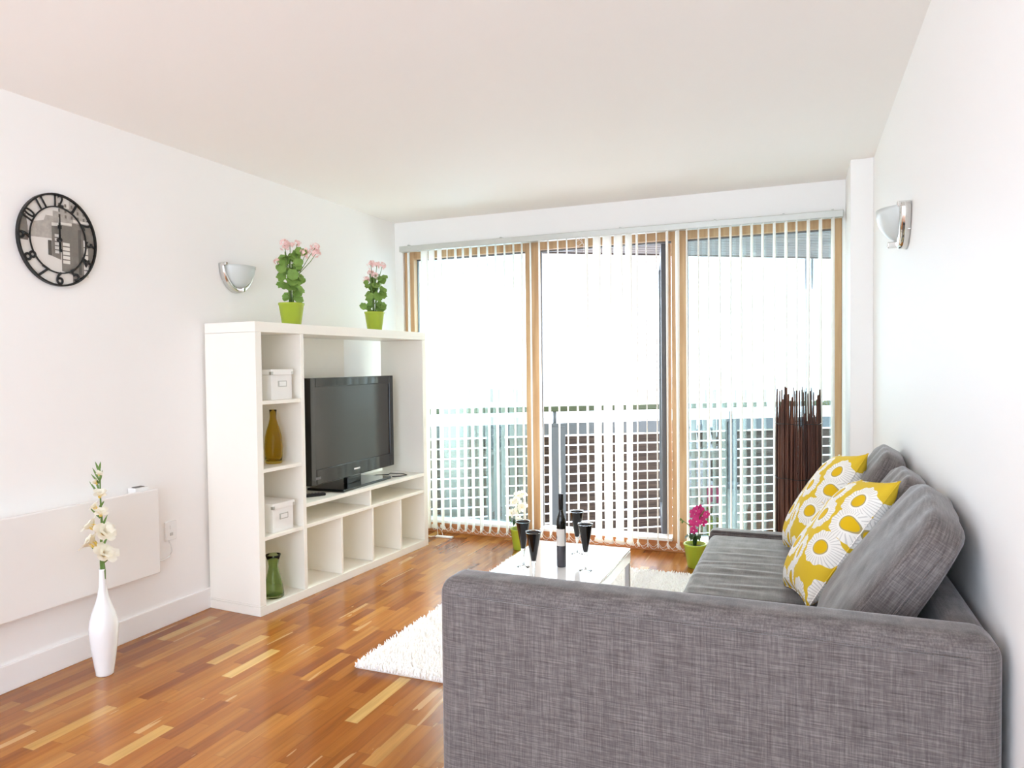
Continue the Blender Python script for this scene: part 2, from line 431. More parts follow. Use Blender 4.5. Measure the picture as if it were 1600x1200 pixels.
# the door leaf stands open, swung out onto the balcony
lf = empty('door_leaf', (2.043, .118, 0), (0, 0, R(101.5))); lf.parent = d1; lf['label'] = 'open balcony door leaf with timber inside and dark cladding outside'
def leaf_frame(y0, y1, m, name):
    b = bmesh.new(); L = .84
    for a in ((0, .075, .03, 2.04), (L-.075, L, .03, 2.04)): box(b, a[0], a[1], y0, y1, a[2], a[3], .003)
    box(b, .075, L-.075, y0, y1, .03, .16, .003); box(b, .075, L-.075, y0, y1, 1.96, 2.04, .003)
    return link(name, b, m, lf)
leaf_frame(-.008, .026, M['pine'], 'timber_frame'); leaf_frame(.027, .058, M['clad'], 'cladding')
b = bmesh.new(); box(b, .076, .764, .02, .026, .16, 1.96); link('pane', b, M['pane'], lf)
b = bmesh.new(); box(b, .78, .80, -.026, -.009, .98, 1.12, .004); tube(b, [(.79, -.02, 1.09), (.79, -.05, 1.09), (.70, -.05, 1.09)], .008, 8); link('handle', b, M['steel'], lf)

# ------------------------------------------------------------------ vertical blind
vb = tag(empty('vertical_blind', (0, 0, 0)), 'white vertical blind of narrow fabric vanes hanging across the whole window wall', 'blind')
b = bmesh.new()
box(b, .088, 3.085, -.088, -.036, 2.088, 2.13, .004); box(b, .088, 3.085, -.036, -.001, 2.118, 2.132)
for x in (.16, .9, 1.75, 2.35, 2.75, 3.02): box(b, x, x+.012, -.092, -.03, 2.127, 2.136)
link('headrail', b, M['alu'], vb)
VX = [(.285, 78), (.345, 66), (.41, 56), (.475, 30), (.54, 12), (.6, 13), (.66, 9), (.724, 10), (.791, 13), (.856, 12), (.924, 13), (.992, 13), (1.055, 13), (1.118, 13),
      (1.183, 12), (1.249, 11), (1.318, 13), (1.382, 12), (1.45, 13), (1.52, 33), (1.59, 62), (1.66, 70), (1.735, 68), (1.805, 52), (1.86, 24), (1.923, 14), (1.989, 12), (2.055, 22), (2.12, 30), (2.181, 13),
      (2.253, 13), (2.316, 12), (2.382, 14), (2.448, 14), (2.509, 15), (2.573, 14), (2.636, 14), (2.703, 14), (2.769, 14), (2.83, 6), (2.894, 14), (2.961, 14), (3.028, 13)]
def vane_mesh(twist):
    b = bmesh.new(); wv = .076; N = 10; cols = 4
    rows = []
    for s in (1, -1):
        g = []
        for k in range(N+1):
            z = -.012-2.045*k/N; row = []
            w = wv*.9 if k == 0 else wv
            tw = twist*k/N
            for i in range(cols+1):
                u = (i/cols-.5)
                x, y = u*w, .006*(1-4*u*u)+s*.0006
                row.append(b.verts.new((x*math.cos(tw)-y*math.sin(tw), x*math.sin(tw)+y*math.cos(tw), z)))
            g.append(row)
        rows.append(g)
    for g in rows:
        for k in range(N):
            for i in range(cols):
                f = b.faces.new([g[k][i], g[k][i+1], g[k+1][i+1], g[k+1][i]]); f.smooth = True
    A, B = rows
    for k in range(N):
        b.faces.new([A[k][0], A[k+1][0], B[k+1][0], B[k][0]]); b.faces.new([A[k][-1], A[k+1][-1], B[k+1][-1], B[k][-1]])
    box(b, -wv*.47, wv*.47, .0008, .0042, -2.060, -2.032, .001)
    tube(b, [(0, 0, 0), (0, 0, -.02)], .004, 6)
    return b
for x, a in VX:
    # the vane's width runs nearly front to back; a is its angle off the view into the room
    o = link('vane', vane_mesh(R(random.uniform(-7, 7)) if a < 20 else R(-12)), M['vane'], vb, loc=(x, -.06, 2.1), rot=(0, 0, R(90+a)))
b = bmesh.new()
for (x0, a0), (x1, a1) in zip(VX, VX[1:]):
    for s in (-1, 1):
        p0 = Vector((x0-s*.03*math.sin(R(a0)), -.06+s*.03*math.cos(R(a0)), .062)); p1 = Vector((x1-s*.03*math.sin(R(a1)), -.06+s*.03*math.cos(R(a1)), .062))
        tube(b, [p0.lerp(p1, t)-Vector((0, 0, .03*math.sin(math.pi*t))) for t in (0, .2, .4, .6, .8, 1)], .0016, 4)
link('bead_chain', b, M['white'], vb)
b = bmesh.new(); tube(b, [(1.493, -.09, 2.09), (1.50, -.095, 2.05), (1.47, -.095, 2.03), (1.455, -.095, 2.055), (1.48, -.095, 2.075), (1.51, -.095, 2.04), (1.51, -.092, 1.99)], .0018, 5); link('pull_cord', b, M['white'], vb)

# ------------------------------------------------------------------ balcony and far view
FA = Vector((.0523, .7484, 0)); FD = Vector((.84245, .53877, 0)); FN = Vector((FD.y, -FD.x, 0))
FANG = math.atan2(FD.y, FD.x)
bm = bmesh.new()
deckz = -.36
pts = [(-1.2, .162), (4.6, .162), (4.6, 3.75), FA + FD*5.4, FA + FD*-1.45]
vs = [bm.verts.new((p[0], p[1], deckz)) for p in pts]; f = bm.faces.new(vs)
g = bmesh.ops.extrude_face_region(bm, geom=[f])
for v in g['geom']:
    if isinstance(v, bmesh.types.BMVert): v.co.z -= .12
struct(link('balcony_floor', bm, M['deck']))
fence = tag(empty('balcony_fence', FA, (0, 0, FANG)), 'dark horizontal board fence with grey posts and handrail round the balcony', 'fence')
for k in range(11):
    b = bmesh.new(); z1 = .606-.0855*k; box(b, -1.3, 5.3, -.012, .012, z1-.0725, z1, .002); link('board', b, M['boards'], fence)
for s0, wd_ in ((.325, .15), (.885, .13), (2.55, .09), (3.9, .12), (-.9, .12)):
    b = bmesh.new(); box(b, s0, s0+wd_, -.075, -.013, deckz, .70, .004); link('post', b, M['zinc'], fence)
b = bmesh.new(); box(b, -1.3, 5.3, -.05, .0, .625, .728, .004); link('top_beam', b, M['zinc'], fence)
b = bmesh.new(); box(b, -1.3, 5.3, -.06, -.005, .828, .879, .012); link('handrail', b, M['rail'], fence)
for s0 in (-.8, .93, 2.6, 4.2):
    b = bmesh.new(); tube(b, [(s0, -.03, .728), (s0, -.03, .838)], .016, 10); link('rail_bracket', b, M['zinc'], fence)
cano = tag(empty('balcony_canopy', FA, (0, 0, FANG)), 'slatted dark timber canopy over the balcony above the window', 'canopy')
for k in range(13):
    w0 = -.03+.118*k; s0 = (-.585+.8425*(w0+.112))/.53877
    if s0 > 5.2: break
    b = bmesh.new(); box(b, max(-1.4, s0), 5.3, -w0-.104, -w0, 2.232, 2.262, .002)
    link('slat', b, M['boards'], cano)
b = bmesh.new(); box(b, -1.4, 5.3, .032, .07, 2.222, 2.31, .002); link('fascia', b, M['boards'], cano)
b = bmesh.new(); q = FA + FD*3.46 - FN*.10
tube(b, [(q.x, q.y, deckz), (q.x, q.y, 2.235)], .022, 12); tube(b, [(q.x+.045, q.y, deckz), (q.x+.045, q.y, 2.235)], .012, 8)
tag(link('drain_pipe', b, M['clad']), 'thin dark grey drain pipe running up at the balcony corner behind the twig bundle', 'pipe')
# pale houses beyond the balcony, far below eye level
hs = tag(empty('apartment_building', (0, 0, 0)), 'distant pale terrace with small grey windows seen just above the handrail', 'building')
b = bmesh.new(); box(b, -19, 6, 34, 40, -6, .25); link('wall', b, M['render'], hs)
b = bmesh.new(); box(b, -19.3, 6.3, 33.7, 40.3, .25, .42); link('roof', b, M['render'], hs)
for k in range(15):
    x = -17.6+k*1.55+(.3 if k % 3 else 0)
    b = bmesh.new(); box(b, x, x+.62, 33.95, 34.02, -.95, -.15); link('window', b, M['winglass'], hs)
for k in range(15):
    x = -17.4+k*1.55
    b = bmesh.new(); box(b, x, x+.7, 33.95, 34.02, -2.6, -1.8); link('window', b, M['winglass'], hs)

# ------------------------------------------------------------------ media unit
UT = Vector((.0125, -1.897, 0)); UA = -.06238
UR = Matrix.Translation(UT) @ Matrix.Rotation(UA, 4, 'Z')
def ul(d, l, z): return UR @ Vector((d, l, z))
UL, UD, UZ = 1.554, .347, 1.47
un = tag(empty('media_unit', UT, (0, 0, UA)), 'tall white open media unit with shelves standing against the left wall', 'shelf unit')
def upart(name, *a, bev=.0015):
    b = bmesh.new(); box(b, *a, bev); return link(name, b, M['lacquer'], un)
upart('side_panel', 0, UD, 0, .04, .055, UZ-.052); upart('side_panel', 0, UD, UL-.045, UL, .055, UZ-.052)
upart('top_panel', 0, UD, 0, UL, UZ-.051, UZ); upart('plinth', 0, UD, 0, UL, 0, .044)
upart('side_foot', 0, UD, 0, .04, .045, .0545); upart('side_foot', 0, UD, UL-.045, UL, .045, .0545)
upart('partition', .004, UD-.002, .32, .345, .045, UZ-.052)
for z in (1.055, .713, .37): upart('shelf', .004, UD-.006, .0405, .3195, z, z+.019)
upart('media_shelf', .004, UD, .3455, UL-.0455, .486, .507)
upart('lower_shelf', .004, UD-.002, .3455, UL-.0455, .372, .391)
for l in (.631, .925, 1.225): upart('divider', .004, UD-.004, l, l+.016, .045, .3715)
upart('divider', .004, UD-.004, .905, .921, .3915, .4855)
upart('back_panel', .004, .016, .3455, 1.09, .5075, UZ-.052)
upart('back_panel', .0, .0035, .04, UL-.045, .0445, .506)
# screw heads on the far edge of the side
# television
tv = tag(empty('television', ul(.19, .94, .507), (0, 0, UA+R(5.0))), 'black flat screen television on a glossy stand in the white media unit', 'television')
TW, TZ0, TZ1 = .915, .062, .672
b = bmesh.new()
for x in ((-TW/2, -TW/2+.048), (TW/2-.048, TW/2)): box(b, -.03, .03, x[0], x[1], TZ0, TZ1, .004)
box(b, -.03, .03, -TW/2+.048, TW/2-.048, TZ1-.052, TZ1, .004); box(b, -.03, .03, -TW/2+.048, TW/2-.048, TZ0, TZ0+.085, .004)
link('bezel', b, M['black'], tv)
b = bmesh.new(); box(b, -.022, .023, -TW/2+.047, TW/2-.047, TZ0+.084, TZ1-.051); link('screen', b, M['screen'], tv)
b = bmesh.new(); box(b, -.06, -.03, -TW/2+.1, TW/2-.1, TZ0+.08, TZ1-.1, .01); link('back_cover', b, M['blackmat'], tv)
b = bmesh.new(); box(b, -.14, .115, -.275, .275, 0.0005, .016, .005); link('stand_base', b, M['black'], tv)
b = bmesh.new(); box(b, -.02, .012, -.075, .075, .0165, .0615, .004); link('stand_neck', b, M['black'], tv)
b = bmesh.new(); box(b, .0302, .0312, -.032, .034, TZ0+.036, TZ0+.046); o = link('logo_badge', b, M['white'], tv); o['label'] = 'small silver badge on the lower bezel'
b = bmesh.new(); box(b, .0302, .0312, -TW/2+.035, -TW/2+.085, TZ0+.03, TZ0+.045); o = link('sticker', b, M['grey'], tv); o['label'] = 'small grey sticker on the lower bezel'
b = bmesh.new(); tube(b, [ul(.10, 1.20, .511), ul(.11, 1.29, .511), ul(.18, 1.33, .512), ul(.15, 1.39, .511), ul(.24, 1.41, .511), ul(.30, 1.37, .511), ul(.29, 1.31, .511), ul(.25, 1.27, .511)], .003, 6)
tag(link('television_cable', b, M['blackmat']), 'thin black cable looped on the shelf beside the television stand', 'cable')
rc = tag(empty('remote_control', ul(.235, .515, .507), (0, 0, UA-.55)), 'black remote control lying on the shelf left of the television stand', 'remote')
b = bmesh.new(); box(b, -.018, .018, -.075, .075, .0003, .016, .005); link('body', b, M['blackmat'], rc)
b = bmesh.new()
for i in range(3):
    for j in range(6): box(b, -.012+.009*i, -.006+.009*i, -.055+.018*j, -.045+.018*j, .0161, .0185)
link('buttons', b, M['grey'], rc)
# storage boxes
def storage_box(l0, l1, d0, d1, z, h, label):
    r = tag(empty('storage_box', ul(d1, l0, z), (0, 0, UA)), label, 'box', 'white storage boxes in the media unit')
    wl, wd2 = l1-l0, d1-d0
    b = bmesh.new(); box(b, -wd2, 0, 0, wl, .0003, h-.03, .002); link('body', b, M['card'], r)
    b = bmesh.new(); box(b, -wd2-.005, .006, -.006, wl+.006, h-.0295, h, .002); link('lid', b, M['card'], r)
    b = bmesh.new()
    for y in (-.0065, wl-.008): box(b, -.008, .0072, y, y+.0145, h-.0285, h-.012, .001)
    link('metal_corners', b, M['steel'], r)
    b = bmesh.new(); c = wl*.52
    box(b, .0002, .004, c-.03, c+.03, h*.42, h*.62, .001); link('label_holder', b, M['steel'], r)
    b = bmesh.new(); box(b, .0041, .0046, c-.024, c+.024, h*.45, h*.59); link('label_card', b, M['white'], r)
storage_box(.135, .283, .04, .315, 1.074, .158, 'white lidded storage box on the upper shelf above the amber vase')
storage_box(.125, .272, .04, .318, .389, .15, 'white lidded storage box on the lower shelf above the green carafe')
# glass vases
b = bmesh.new(); lathe(b, [(0, 0), (.040, 0), (.043, .006), (.0455, .04), (.048, .09), (.044, .14), (.034, .18), (.023, .215), (.018, .235), (.0165, .25), (.018, .275), (.0195, .285), (.0165, .285), (.015, .25), (.02, .216), (.031, .18), (.041, .14), (.0445, .09), (.042, .04), (.038, .014), (0, .012)], 32)
v = tag(link('amber_vase', b, M['amber'], loc=ul(.225, .235, .7325), smooth=True), 'tall amber glass bottle vase on the shelf between the two white boxes', 'vase')
b = bmesh.new(); lathe(b, [(0, 0), (.048, 0), (.053, .006), (.052, .02), (.042, .08), (.030, .13), (.024, .155), (.024, .165), (.030, .195), (.039, .222), (.0365, .222), (.028, .195), (.0215, .165), (.0215, .155), (.0275, .13), (.0395, .08), (.049, .022), (.046, .012), (0, .010)], 32)
tag(link('green_carafe', b, M['green'], loc=ul(.275, .165, .0445), smooth=True), 'green glass carafe with flared neck on the bottom shelf of the unit', 'vase')

# ------------------------------------------------------------------ potted plants
def pot_part(parent, r0, r1, h, soil=True):
    b = bmesh.new(); lathe(b, [(0, 0), (r0*.96, 0), (r0, .004), (r1-.001, h-.012), (r1+.002, h-.01), (r1+.002, h), (r1-.004, h), (r0-.004, .012), (0, .010)], 28)
    link('pot', b, M['pot'], parent, smooth=True)
    b = bmesh.new(); lathe(b, [(0, h*.86), (r1*.93, h*.845)], 18); link('soil', b, M['soil'], parent)
def flower_head(parent, c, r, m, n=26, name='flower_head'):
    b = bmesh.new()
    for _ in range(n):
        d = Vector((random.gauss(0, 1), random.gauss(0, 1), random.gauss(.3, .8))).normalized()
        p = Vector(c)+d*r*random.uniform(.45, 1)
        for k in range(4):
            a = k*math.pi/2+random.random()
            o = d.orthogonal().normalized(); o2 = d.cross(o)
            q = o*math.cos(a)+o2*math.sin(a)
            petal(b, p, p+q*r*.36+d*r*.12, r*.16, d.cross(q), .1)
    link(name, b, m, parent)
def geranium(d, l, h, r1, leaves, heads, label, seed):
    random.seed(seed)
    g = tag(empty('potted_geranium', ul(d, l, UZ)), label, 'plant', 'potted geraniums on the media unit')
    ph = .125
    pot_part(g, r1*.74, r1, ph)
    S = bmesh.new(); F = bmesh.new()
    tops = []
    for k in range(3):
        a = k*2.1+.3
        t = [(0.008*math.cos(a), .008*math.sin(a), ph*.8), (.014*math.cos(a), .014*math.sin(a), ph+.1), (.03*math.cos(a), .03*math.sin(a), ph+.2), (.035*math.cos(a), .035*math.sin(a), h*.86)]
        tube(S, t, [.006, .005, .004, .003], 6)
    for (x, y, z, r) in leaves:
        c = Vector((x, y, z)); st = Vector((x*.15, y*.15, max(ph+.03, z-.05)))
        tube(S, [st, st.lerp(c, .6)+Vector((0, 0, .012)), c], .0018, 5)
        for _ in range(2):
            n = Vector((x*6+.55+random.uniform(-.5, .5), y*6-.75+random.uniform(-.5, .5), .45+random.uniform(-.3, .5)))
            disc_leaf(F, c+Vector((random.uniform(-.014, .014), random.uniform(-.014, .014), random.uniform(-.02, .02))), n, r*random.uniform(.8, 1.05), 7, .22)
    link('stem', S, M['stem'], g, smooth=True); link('leaves', F, M['leaf'], g)
    for (x, y, z, r) in heads:
        b = bmesh.new(); tube(b, [(x*.3, y*.3, h*.6), (x*.8, y*.8, z-.04), (x, y, z)], .002, 5); link('flower_stalk', b, M['stem'], g)
        flower_head(g, (x, y, z), r, M['pink'])
    return g
# picture-plane spread: u runs to the right as seen from the room, so (u*.93, u*.37)
def uv(u, dep=0): return (u*.93-dep*.37, u*.37+dep*.93)
def spread(lst): return [(*uv(u, dp), z, r) for u, dp, z, r in lst]
geranium(.205, .41, .47, .068,
         spread([(-.035, 0, .17, .026), (.035, -.01, .165, .030), (-.055, .01, .235, .028), (.0, -.03, .225, .036), (.03, .02, .235, .036), (.05, -.01, .215, .026), (-.05, -.01, .275, .026), (.02, -.01, .275, .036), (.055, .01, .275, .024), (-.03, -.02, .315, .032), (-.05, .01, .335, .028), (-.035, 0, .365, .034), (.03, .02, .325, .030), (.0, .03, .30, .034), (.045, -.01, .335, .026), (.035, 0, .395, .033), (.06, .0, .41, .024), (.01, .03, .36, .024)]),
         spread([(-.032, 0, .445, .030), (-.005, .01, .445, .022), (.035, .01, .452, .020), (.085, 0, .40, .028), (.135, .01, .43, .026), (.14, 0, .395, .026), (-.075, 0, .355, .018)]),
         'potted pink geranium, the larger and bushier of two on the media unit', 3)
geranium(.20, 1.175, .43, .063,
         spread([(-.06, 0, .15, .026), (-.03, .01, .155, .028), (.045, -.01, .15, .032), (.06, .01, .165, .028), (-.02, -.02, .225, .032), (.02, -.01, .225, .034), (.055, 0, .235, .028), (-.045, 0, .23, .026), (0, .02, .265, .034), (-.03, 0, .28, .026), (.05, .01, .265, .026), (.01, -.02, .30, .03), (-.05, 0, .31, .020), (.035, 0, .325, .026), (.06, .0, .335, .024), (.0, .01, .35, .022)]),
         spread([(-.045, 0, .335, .024), (-.02, 0, .38, .022), (.01, -.01, .36, .022), (-.02, .01, .435, .026), (.02, 0, .43, .024), (.055, 0, .42, .026)]),
         'potted pink geranium, the smaller one above the right end of the television', 11)
random.seed(5)
def orchid(x, y, h, r0, r1, ph, flowers, m, label, buds, stems):
    g = tag(empty('potted_orchid', (x, y, 0)), label, 'plant')
    pot_part(g, r0, r1, ph)
    for st in stems:
        b = bmesh.new(); tube(b, st, .0028, 6); link('stem', b, M['stem'], g, smooth=True)
    for k, (a, ln, t) in enumerate(((3.6, .055, .05), (5.3, .05, .062), (.2, .055, .03), (4.5, .06, .065))):
        b = bmesh.new(); c, s = math.cos(a), math.sin(a)
        pts = [(0, 0, ph*.85), (c*ln*.3, s*ln*.3, ph+t*.8), (c*ln*.7, s*ln*.7, ph+t), (c*ln, s*ln, ph+t*.75), (c*ln*1.15, s*ln*1.15, ph+t*.45)]
        blade(b, pts, [.008, .017, .02, .014, .002], (-s, c, 0)); link('leaf', b, M['leafdark'], g)
    for (fx, fz, r) in flowers:
        b = bmesh.new(); c = Vector((fx, random.uniform(-.025, .01), fz)); d = Vector((.3*random.uniform(-1, 1)-.2, -1, .15)).normalized()
        o = Vector((0, 0, 1)).cross(d).normalized(); o2 = d.cross(o)
        for k in range(5):
            a = k*2*math.pi/5+.3; q = o*math.sin(a)+o2*math.cos(a)
            petal(b, c, c+q*r+d*r*.12, r*(.44 if k in (1, 4) else .34), d.cross(q), .08)
        fl = link('flower', b, m, g)
        b = bmesh.new(); lathe(b, [(0, 0), (r*.12, .004), (0, .012)], 8); mtx = Matrix.Translation(c+d*.002) @ d.to_track_quat('Z', 'Y').to_matrix().to_4x4()
        bmesh.ops.transform(b, matrix=mtx, verts=b.verts); link('lip', b, M['cream'] if m is M['petal'] else M['pink'], fl)
    for (fx, fz) in buds:
        b = bmesh.new(); bmesh.ops.create_icosphere(b, subdivisions=1, radius=.007, matrix=Matrix.Translation((fx, 0, fz)) @ Matrix.Scale(1.5, 4, (0, 0, 1))); link('bud', b, M['stem'], g, smooth=True)
orchid(2.255, -.30, .3, .044, .067, .145, [(.0, .325, .034), (.028, .355, .03), (.045, .315, .034), (.015, .285, .032), (-.012, .265, .030), (.05, .28, .03), (.012, .345, .028), (-.006, .225, .026), (.075, .335, .022)], M['magenta'],
       'pink orchid in a lime green pot on the floor by the sofa', [(.075, .365), (-.075, .27), (-.085, .285)],
       [[(.0, 0, .12), (.02, 0, .2), (.024, 0, .25), (.03, -.01, .31), (.06, -.01, .355)], [(-.01, 0, .12), (-.012, 0, .2), (-.03, 0, .25), (-.08, 0, .285)]])
orchid(1.095, -.265, .3, .042, .060, .142, [(.0, .365, .034), (.035, .375, .032), (-.045, .315, .03), (.01, .30, .034), (.03, .29, .032), (-.045, .245, .032), (-.02, .255, .028), (.005, .205, .026), (-.015, .335, .024), (.045, .30, .026)], M['petal'],
       'white orchid in a lime green pot on the floor behind the coffee table', [(-.065, .19), (-.07, .21), (-.035, .36)],
       [[(.03, 0, .12), (.045, 0, .165), (.02, 0, .2), (-.01, 0, .26), (-.01, 0, .32), (.02, 0, .38)]])

# ------------------------------------------------------------------ left wall things
# clock
CK = (0.0, -2.6635, 1.775)
RY, RZ = .168, .190
ck = tag(empty('wall_clock', CK), 'round black wall clock with big numerals and a grey street picture dial', 'clock')
def ering(b, k0, k1, x0, x1, n=72):
    v = []
    for i in range(n):
        t = 2*math.pi*i/n; c, s = math.cos(t), math.sin(t)
        v.append([b.verts.new((x, RY*k*c, RZ*k*s)) for k, x in ((k0, x0), (k1, x0), (k1, x1), (k0, x1))])
    for i in range(n):
        for j in range(4): b.faces.new([v[i][j], v[(i+1) % n][j], v[(i+1) % n][(j+1) % 4], v[i][(j+1) % 4]])
b = bmesh.new(); ering(b, .962, 1.0, .002, .019); link('outer_ring', b, M['blackmat'], ck)
b = bmesh.new(); ering(b, .70, .728, .0125, .017); link('inner_ring', b, M['blackmat'], ck)
# printed dial: flat inlays of one disc, a made-up snowy street with kiosks
b = bmesh.new()
def dpoly(pts, mi, x):
    f = b.faces.new([b.verts.new((x, RY*p[0], RZ*p[1])) for p in pts]); f.material_index = mi
n = 64
front = [b.verts.new((.010, RY*.955*math.cos(2*math.pi*i/n), RZ*.955*math.sin(2*math.pi*i/n))) for i in range(n)]
back = [b.verts.new((.002, v.co.y, v.co.z)) for v in front]
b.faces.new(front); b.faces.new(back)
for i in range(n): b.faces.new([front[i], front[(i+1) % n], back[(i+1) % n], back[i]])
def clipdisc(poly, R0=.95):
    out = []
    for p in poly:
        L = math.hypot(*p); out.append(p if L <= R0 else (p[0]*R0/L, p[1]*R0/L))
    return out
def dense(pts, k=8):
    o = []
    for p, q in zip(pts, pts[1:]+pts[:1]):
        for i in range(k): o.append((p[0]+(q[0]-p[0])*i/k, p[1]+(q[1]-p[1])*i/k))
    return clipdisc(o)
dpoly(dense([(-.95, .08), (-.66, .12), (-.6, .32), (-.35, .38), (-.3, .5), (-.12, .5), (-.12, .02), (-.95, -.02)]), 1, .0104)
dpoly(dense([(-.95, .45), (-.78, .45), (-.74, .2), (-.74, -.1), (-.95, -.1)]), 2, .0105)
dpoly(dense([(-.12, .62), (.04, .62), (.04, .72), (.3, .72), (.3, .95), (.95, .95), (.95, .1), (-.12, .1)]), 1, .0106)
dpoly(dense([(-.16, .30), (.06, .30), (.06, -.42), (-.16, -.36)]), 2, .0108)
dpoly(dense([(.08, .34), (.36, .34), (.36, -.72), (.08, -.66)]), 2, .0109)
dpoly(dense([(.36, .42), (.95, .42), (.95, -.9), (.36, -.9)]), 2, .0110)
dpoly(dense([(.52, .3), (.6, .3), (.6, -.7), (.52, -.7)]), 3, .0112)
dpoly(dense([(-.16, .36), (.05, .38), (.05, .31), (-.16, .29)]), 4, .0112)
dpoly(dense([(.07, .4), (.36, .41), (.36, .36), (.07, .35)]), 4, .0112)
dpoly(dense([(.4, .5), (.92, .5), (.92, .46), (.4, .44)]), 4, .0112)
dpoly(dense([(-.26, -.03), (-.17, -.03), (-.17, -.36), (-.26, -.34)]), 3, .0111)
for px_, w_, z0, z1 in ((-.04, .05, -.3, .14), (.2, .09, -.5, -.02), (.72, .06, -.75, .1)):
    for i in range(5):
        a = z0+(z1-z0)*i/5; dpoly([(px_-w_, a+.01), (px_+w_, a+.01), (px_+w_, a+(z1-z0)/5-.015), (px_-w_, a+(z1-z0)/5-.015)], 4, .0114)
for i in range(5):
    for j in range(3): dpoly([(.02+.16*i, .5+.12*j), (.07+.16*i, .5+.12*j), (.07+.16*i, .57+.12*j), (.02+.16*i, .57+.12*j)] if i < 3 or j < 2 else [(.5, .45), (.52, .45), (.52, .46)], 2, .0108)
link('picture_dial', b, [M['skygrey'], M['g1'], M['g2'], M['g3'], M['g4']], ck)
def text_mesh(s, size, depth):
    c = bpy.data.curves.new('glyph', 'FONT'); c.body = s; c.size = size; c.align_x = 'CENTER'; c.align_y = 'CENTER'; c.extrude = depth*.4; c.bevel_depth = .0016; c.bevel_resolution = 0; c.space_character = .9
    t = bpy.data.objects.new('glyph', c); COL.objects.link(t)
    dg = bpy.context.evaluated_depsgraph_get(); dg.update()
    me = bpy.data.meshes.new_from_object(t.evaluated_get(dg))
    bpy.data.objects.remove(t); bpy.data.curves.remove(c)
    return me
for k in range(1, 13):
    me = text_mesh(str(k), .071, .0015); me.materials.append(M['blackmat'])
    o = bpy.data.objects.new('numeral', me); COL.objects.link(o); o.parent = ck
    a = R(30*k); flip = 4 <= k <= 8
    ang = -a+(math.pi if flip else 0)
    # text lies in its xy plane: x -> +Y (to the right seen from the room), y -> +Z
    mtx = Matrix(((0, 0, 1, .0145), (1, 0, 0, 0), (0, 1, 0, 0), (0, 0, 0, 1)))
    pos = Matrix.Translation((0, RY*.842*math.sin(a), RZ*.842*math.cos(a)))
    o.matrix_local = pos @ mtx @ Matrix.Rotation(ang, 4, 'Z') @ Matrix.Scale(.74 if k >= 10 else .95, 4, (1, 0, 0))
b = bmesh.new(); box(b, .0205, .0225, -.004, .004, -.045, .07); box(b, .0205, .0225, -.008, .008, .045, .06); lathe(b, [(0, .0), (.009, 0), (.009, .003), (0, .003)], 14)
for v in b.verts:
    pass
link('hour_hand', b, M['blackmat'], ck)
b = bmesh.new(); box(b, .023, .0245, -.0022, .0022, -.03, .105); link('minute_hand', b, M['blackmat'], ck)
b = bmesh.new(); tube(b, [(.011, 0, 0), (.026, 0, 0)], .008, 14); tube(b, [(.023, 0, -.044), (.026, 0, -.044)], .007, 12); link('hub', b, M['blackmat'], ck)

# wall lamps: a frosted half bowl in a chrome crescent
def sconce(wall_x, yc, zt, sgn, label):
    s = tag(empty('wall_lamp', (wall_x, yc, zt), (0, 0, 0 if sgn > 0 else math.pi)), label, 'lamp', 'half bowl wall lamps')
    hw, hh, dp = .120, .150, .085
    b = bmesh.new(); nu, nv = 24, 10; g = []
    for i in range(nu+1):
        t = math.pi*i/nu; row = []
        for j in range(nv+1):
            p = math.pi/2*j/nv
            row.append(b.verts.new((.016+dp*math.sin(p), -hw*.84*math.cos(t)*math.cos(p)*1.0, -hh*.80*math.sin(t)*math.cos(p))))
        g.append(row)
    # quarter bowl: rim lies in the top plane, surface bulges out and down
    b.clear(); g = []
    for i in range(nu+1):
        t = math.pi*i/nu; row = []
        for j in range(nv+1):
            p = math.pi/2*j/nv
            row.append(b.verts.new((.018+dp*math.sin(t)*math.cos(p), -hw*.84*math.cos(t), -hh*.79*math.sin(t)*math.sin(p)-.004)))
        g.append(row)
    for i in range(nu):
        for j in range(nv):
            q = [g[i][j], g[i+1][j], g[i+1][j+1], g[i][j+1]]
            f = b.faces.new(q); f.smooth = True
    bmesh.ops.remove_doubles(b, verts=b.verts, dist=1e-5)
    sh = link('glass_shade', b, M['frost'], s, smooth=True)
    md = sh.modifiers.new('thick', 'SOLIDIFY'); md.thickness = .004
    b = bmesh.new(); n = 28; prev = None                   # crescent, widest at the bottom
    for i in range(n+1):
        t = math.pi*i/n; c, sn = math.cos(t), math.sin(t)
        wdt = .013+.026*sn
        ro, zo = hw, hh
        A = [(.002, -ro*c, -zo*sn), (.030, -ro*c*.985, -zo*sn*.985), (.038, -(ro-wdt*.5)*c, -(zo-wdt*.5)*sn), (.030, -(ro-wdt)*c, -(zo-wdt)*sn), (.002, -(ro-wdt)*c, -(zo-wdt)*sn)]
        cur = [b.verts.new(a) for a in A]
        if prev:
            for j in range(5):
                f = b.faces.new([prev[j], cur[j], cur[(j+1) % 5], prev[(j+1) % 5]]); f.smooth = True
        else: b.faces.new(cur)
        prev = cur
    b.faces.new(prev)
    link('chrome_crescent', b, M['chrome'], s)
    for a in ((.002, .046, -hw*.88-.010, -hw*.88+.010, -.012, .006, .003), (.002, .046, hw*.88-.010, hw*.88+.010, -.012, .006, .003), (.03, .066, -.008, .008, -hh+.006, -hh+.03, .004)):
        b = bmesh.new(); box(b, *a); link('clip', b, M['chrome'], s)
    b = bmesh.new(); box(b, .0005, .012, -hw*.8, hw*.8, -hh*.62, -.002, .003); link('wall_plate', b, M['white'], s)
    return s
sconce(0, -1.662, 1.795, 1, 'chrome half bowl wall lamp on the left wall beside the clock')
sconce(W, -1.72, 1.80, -1, 'chrome half bowl wall lamp on the right wall above the sofa')

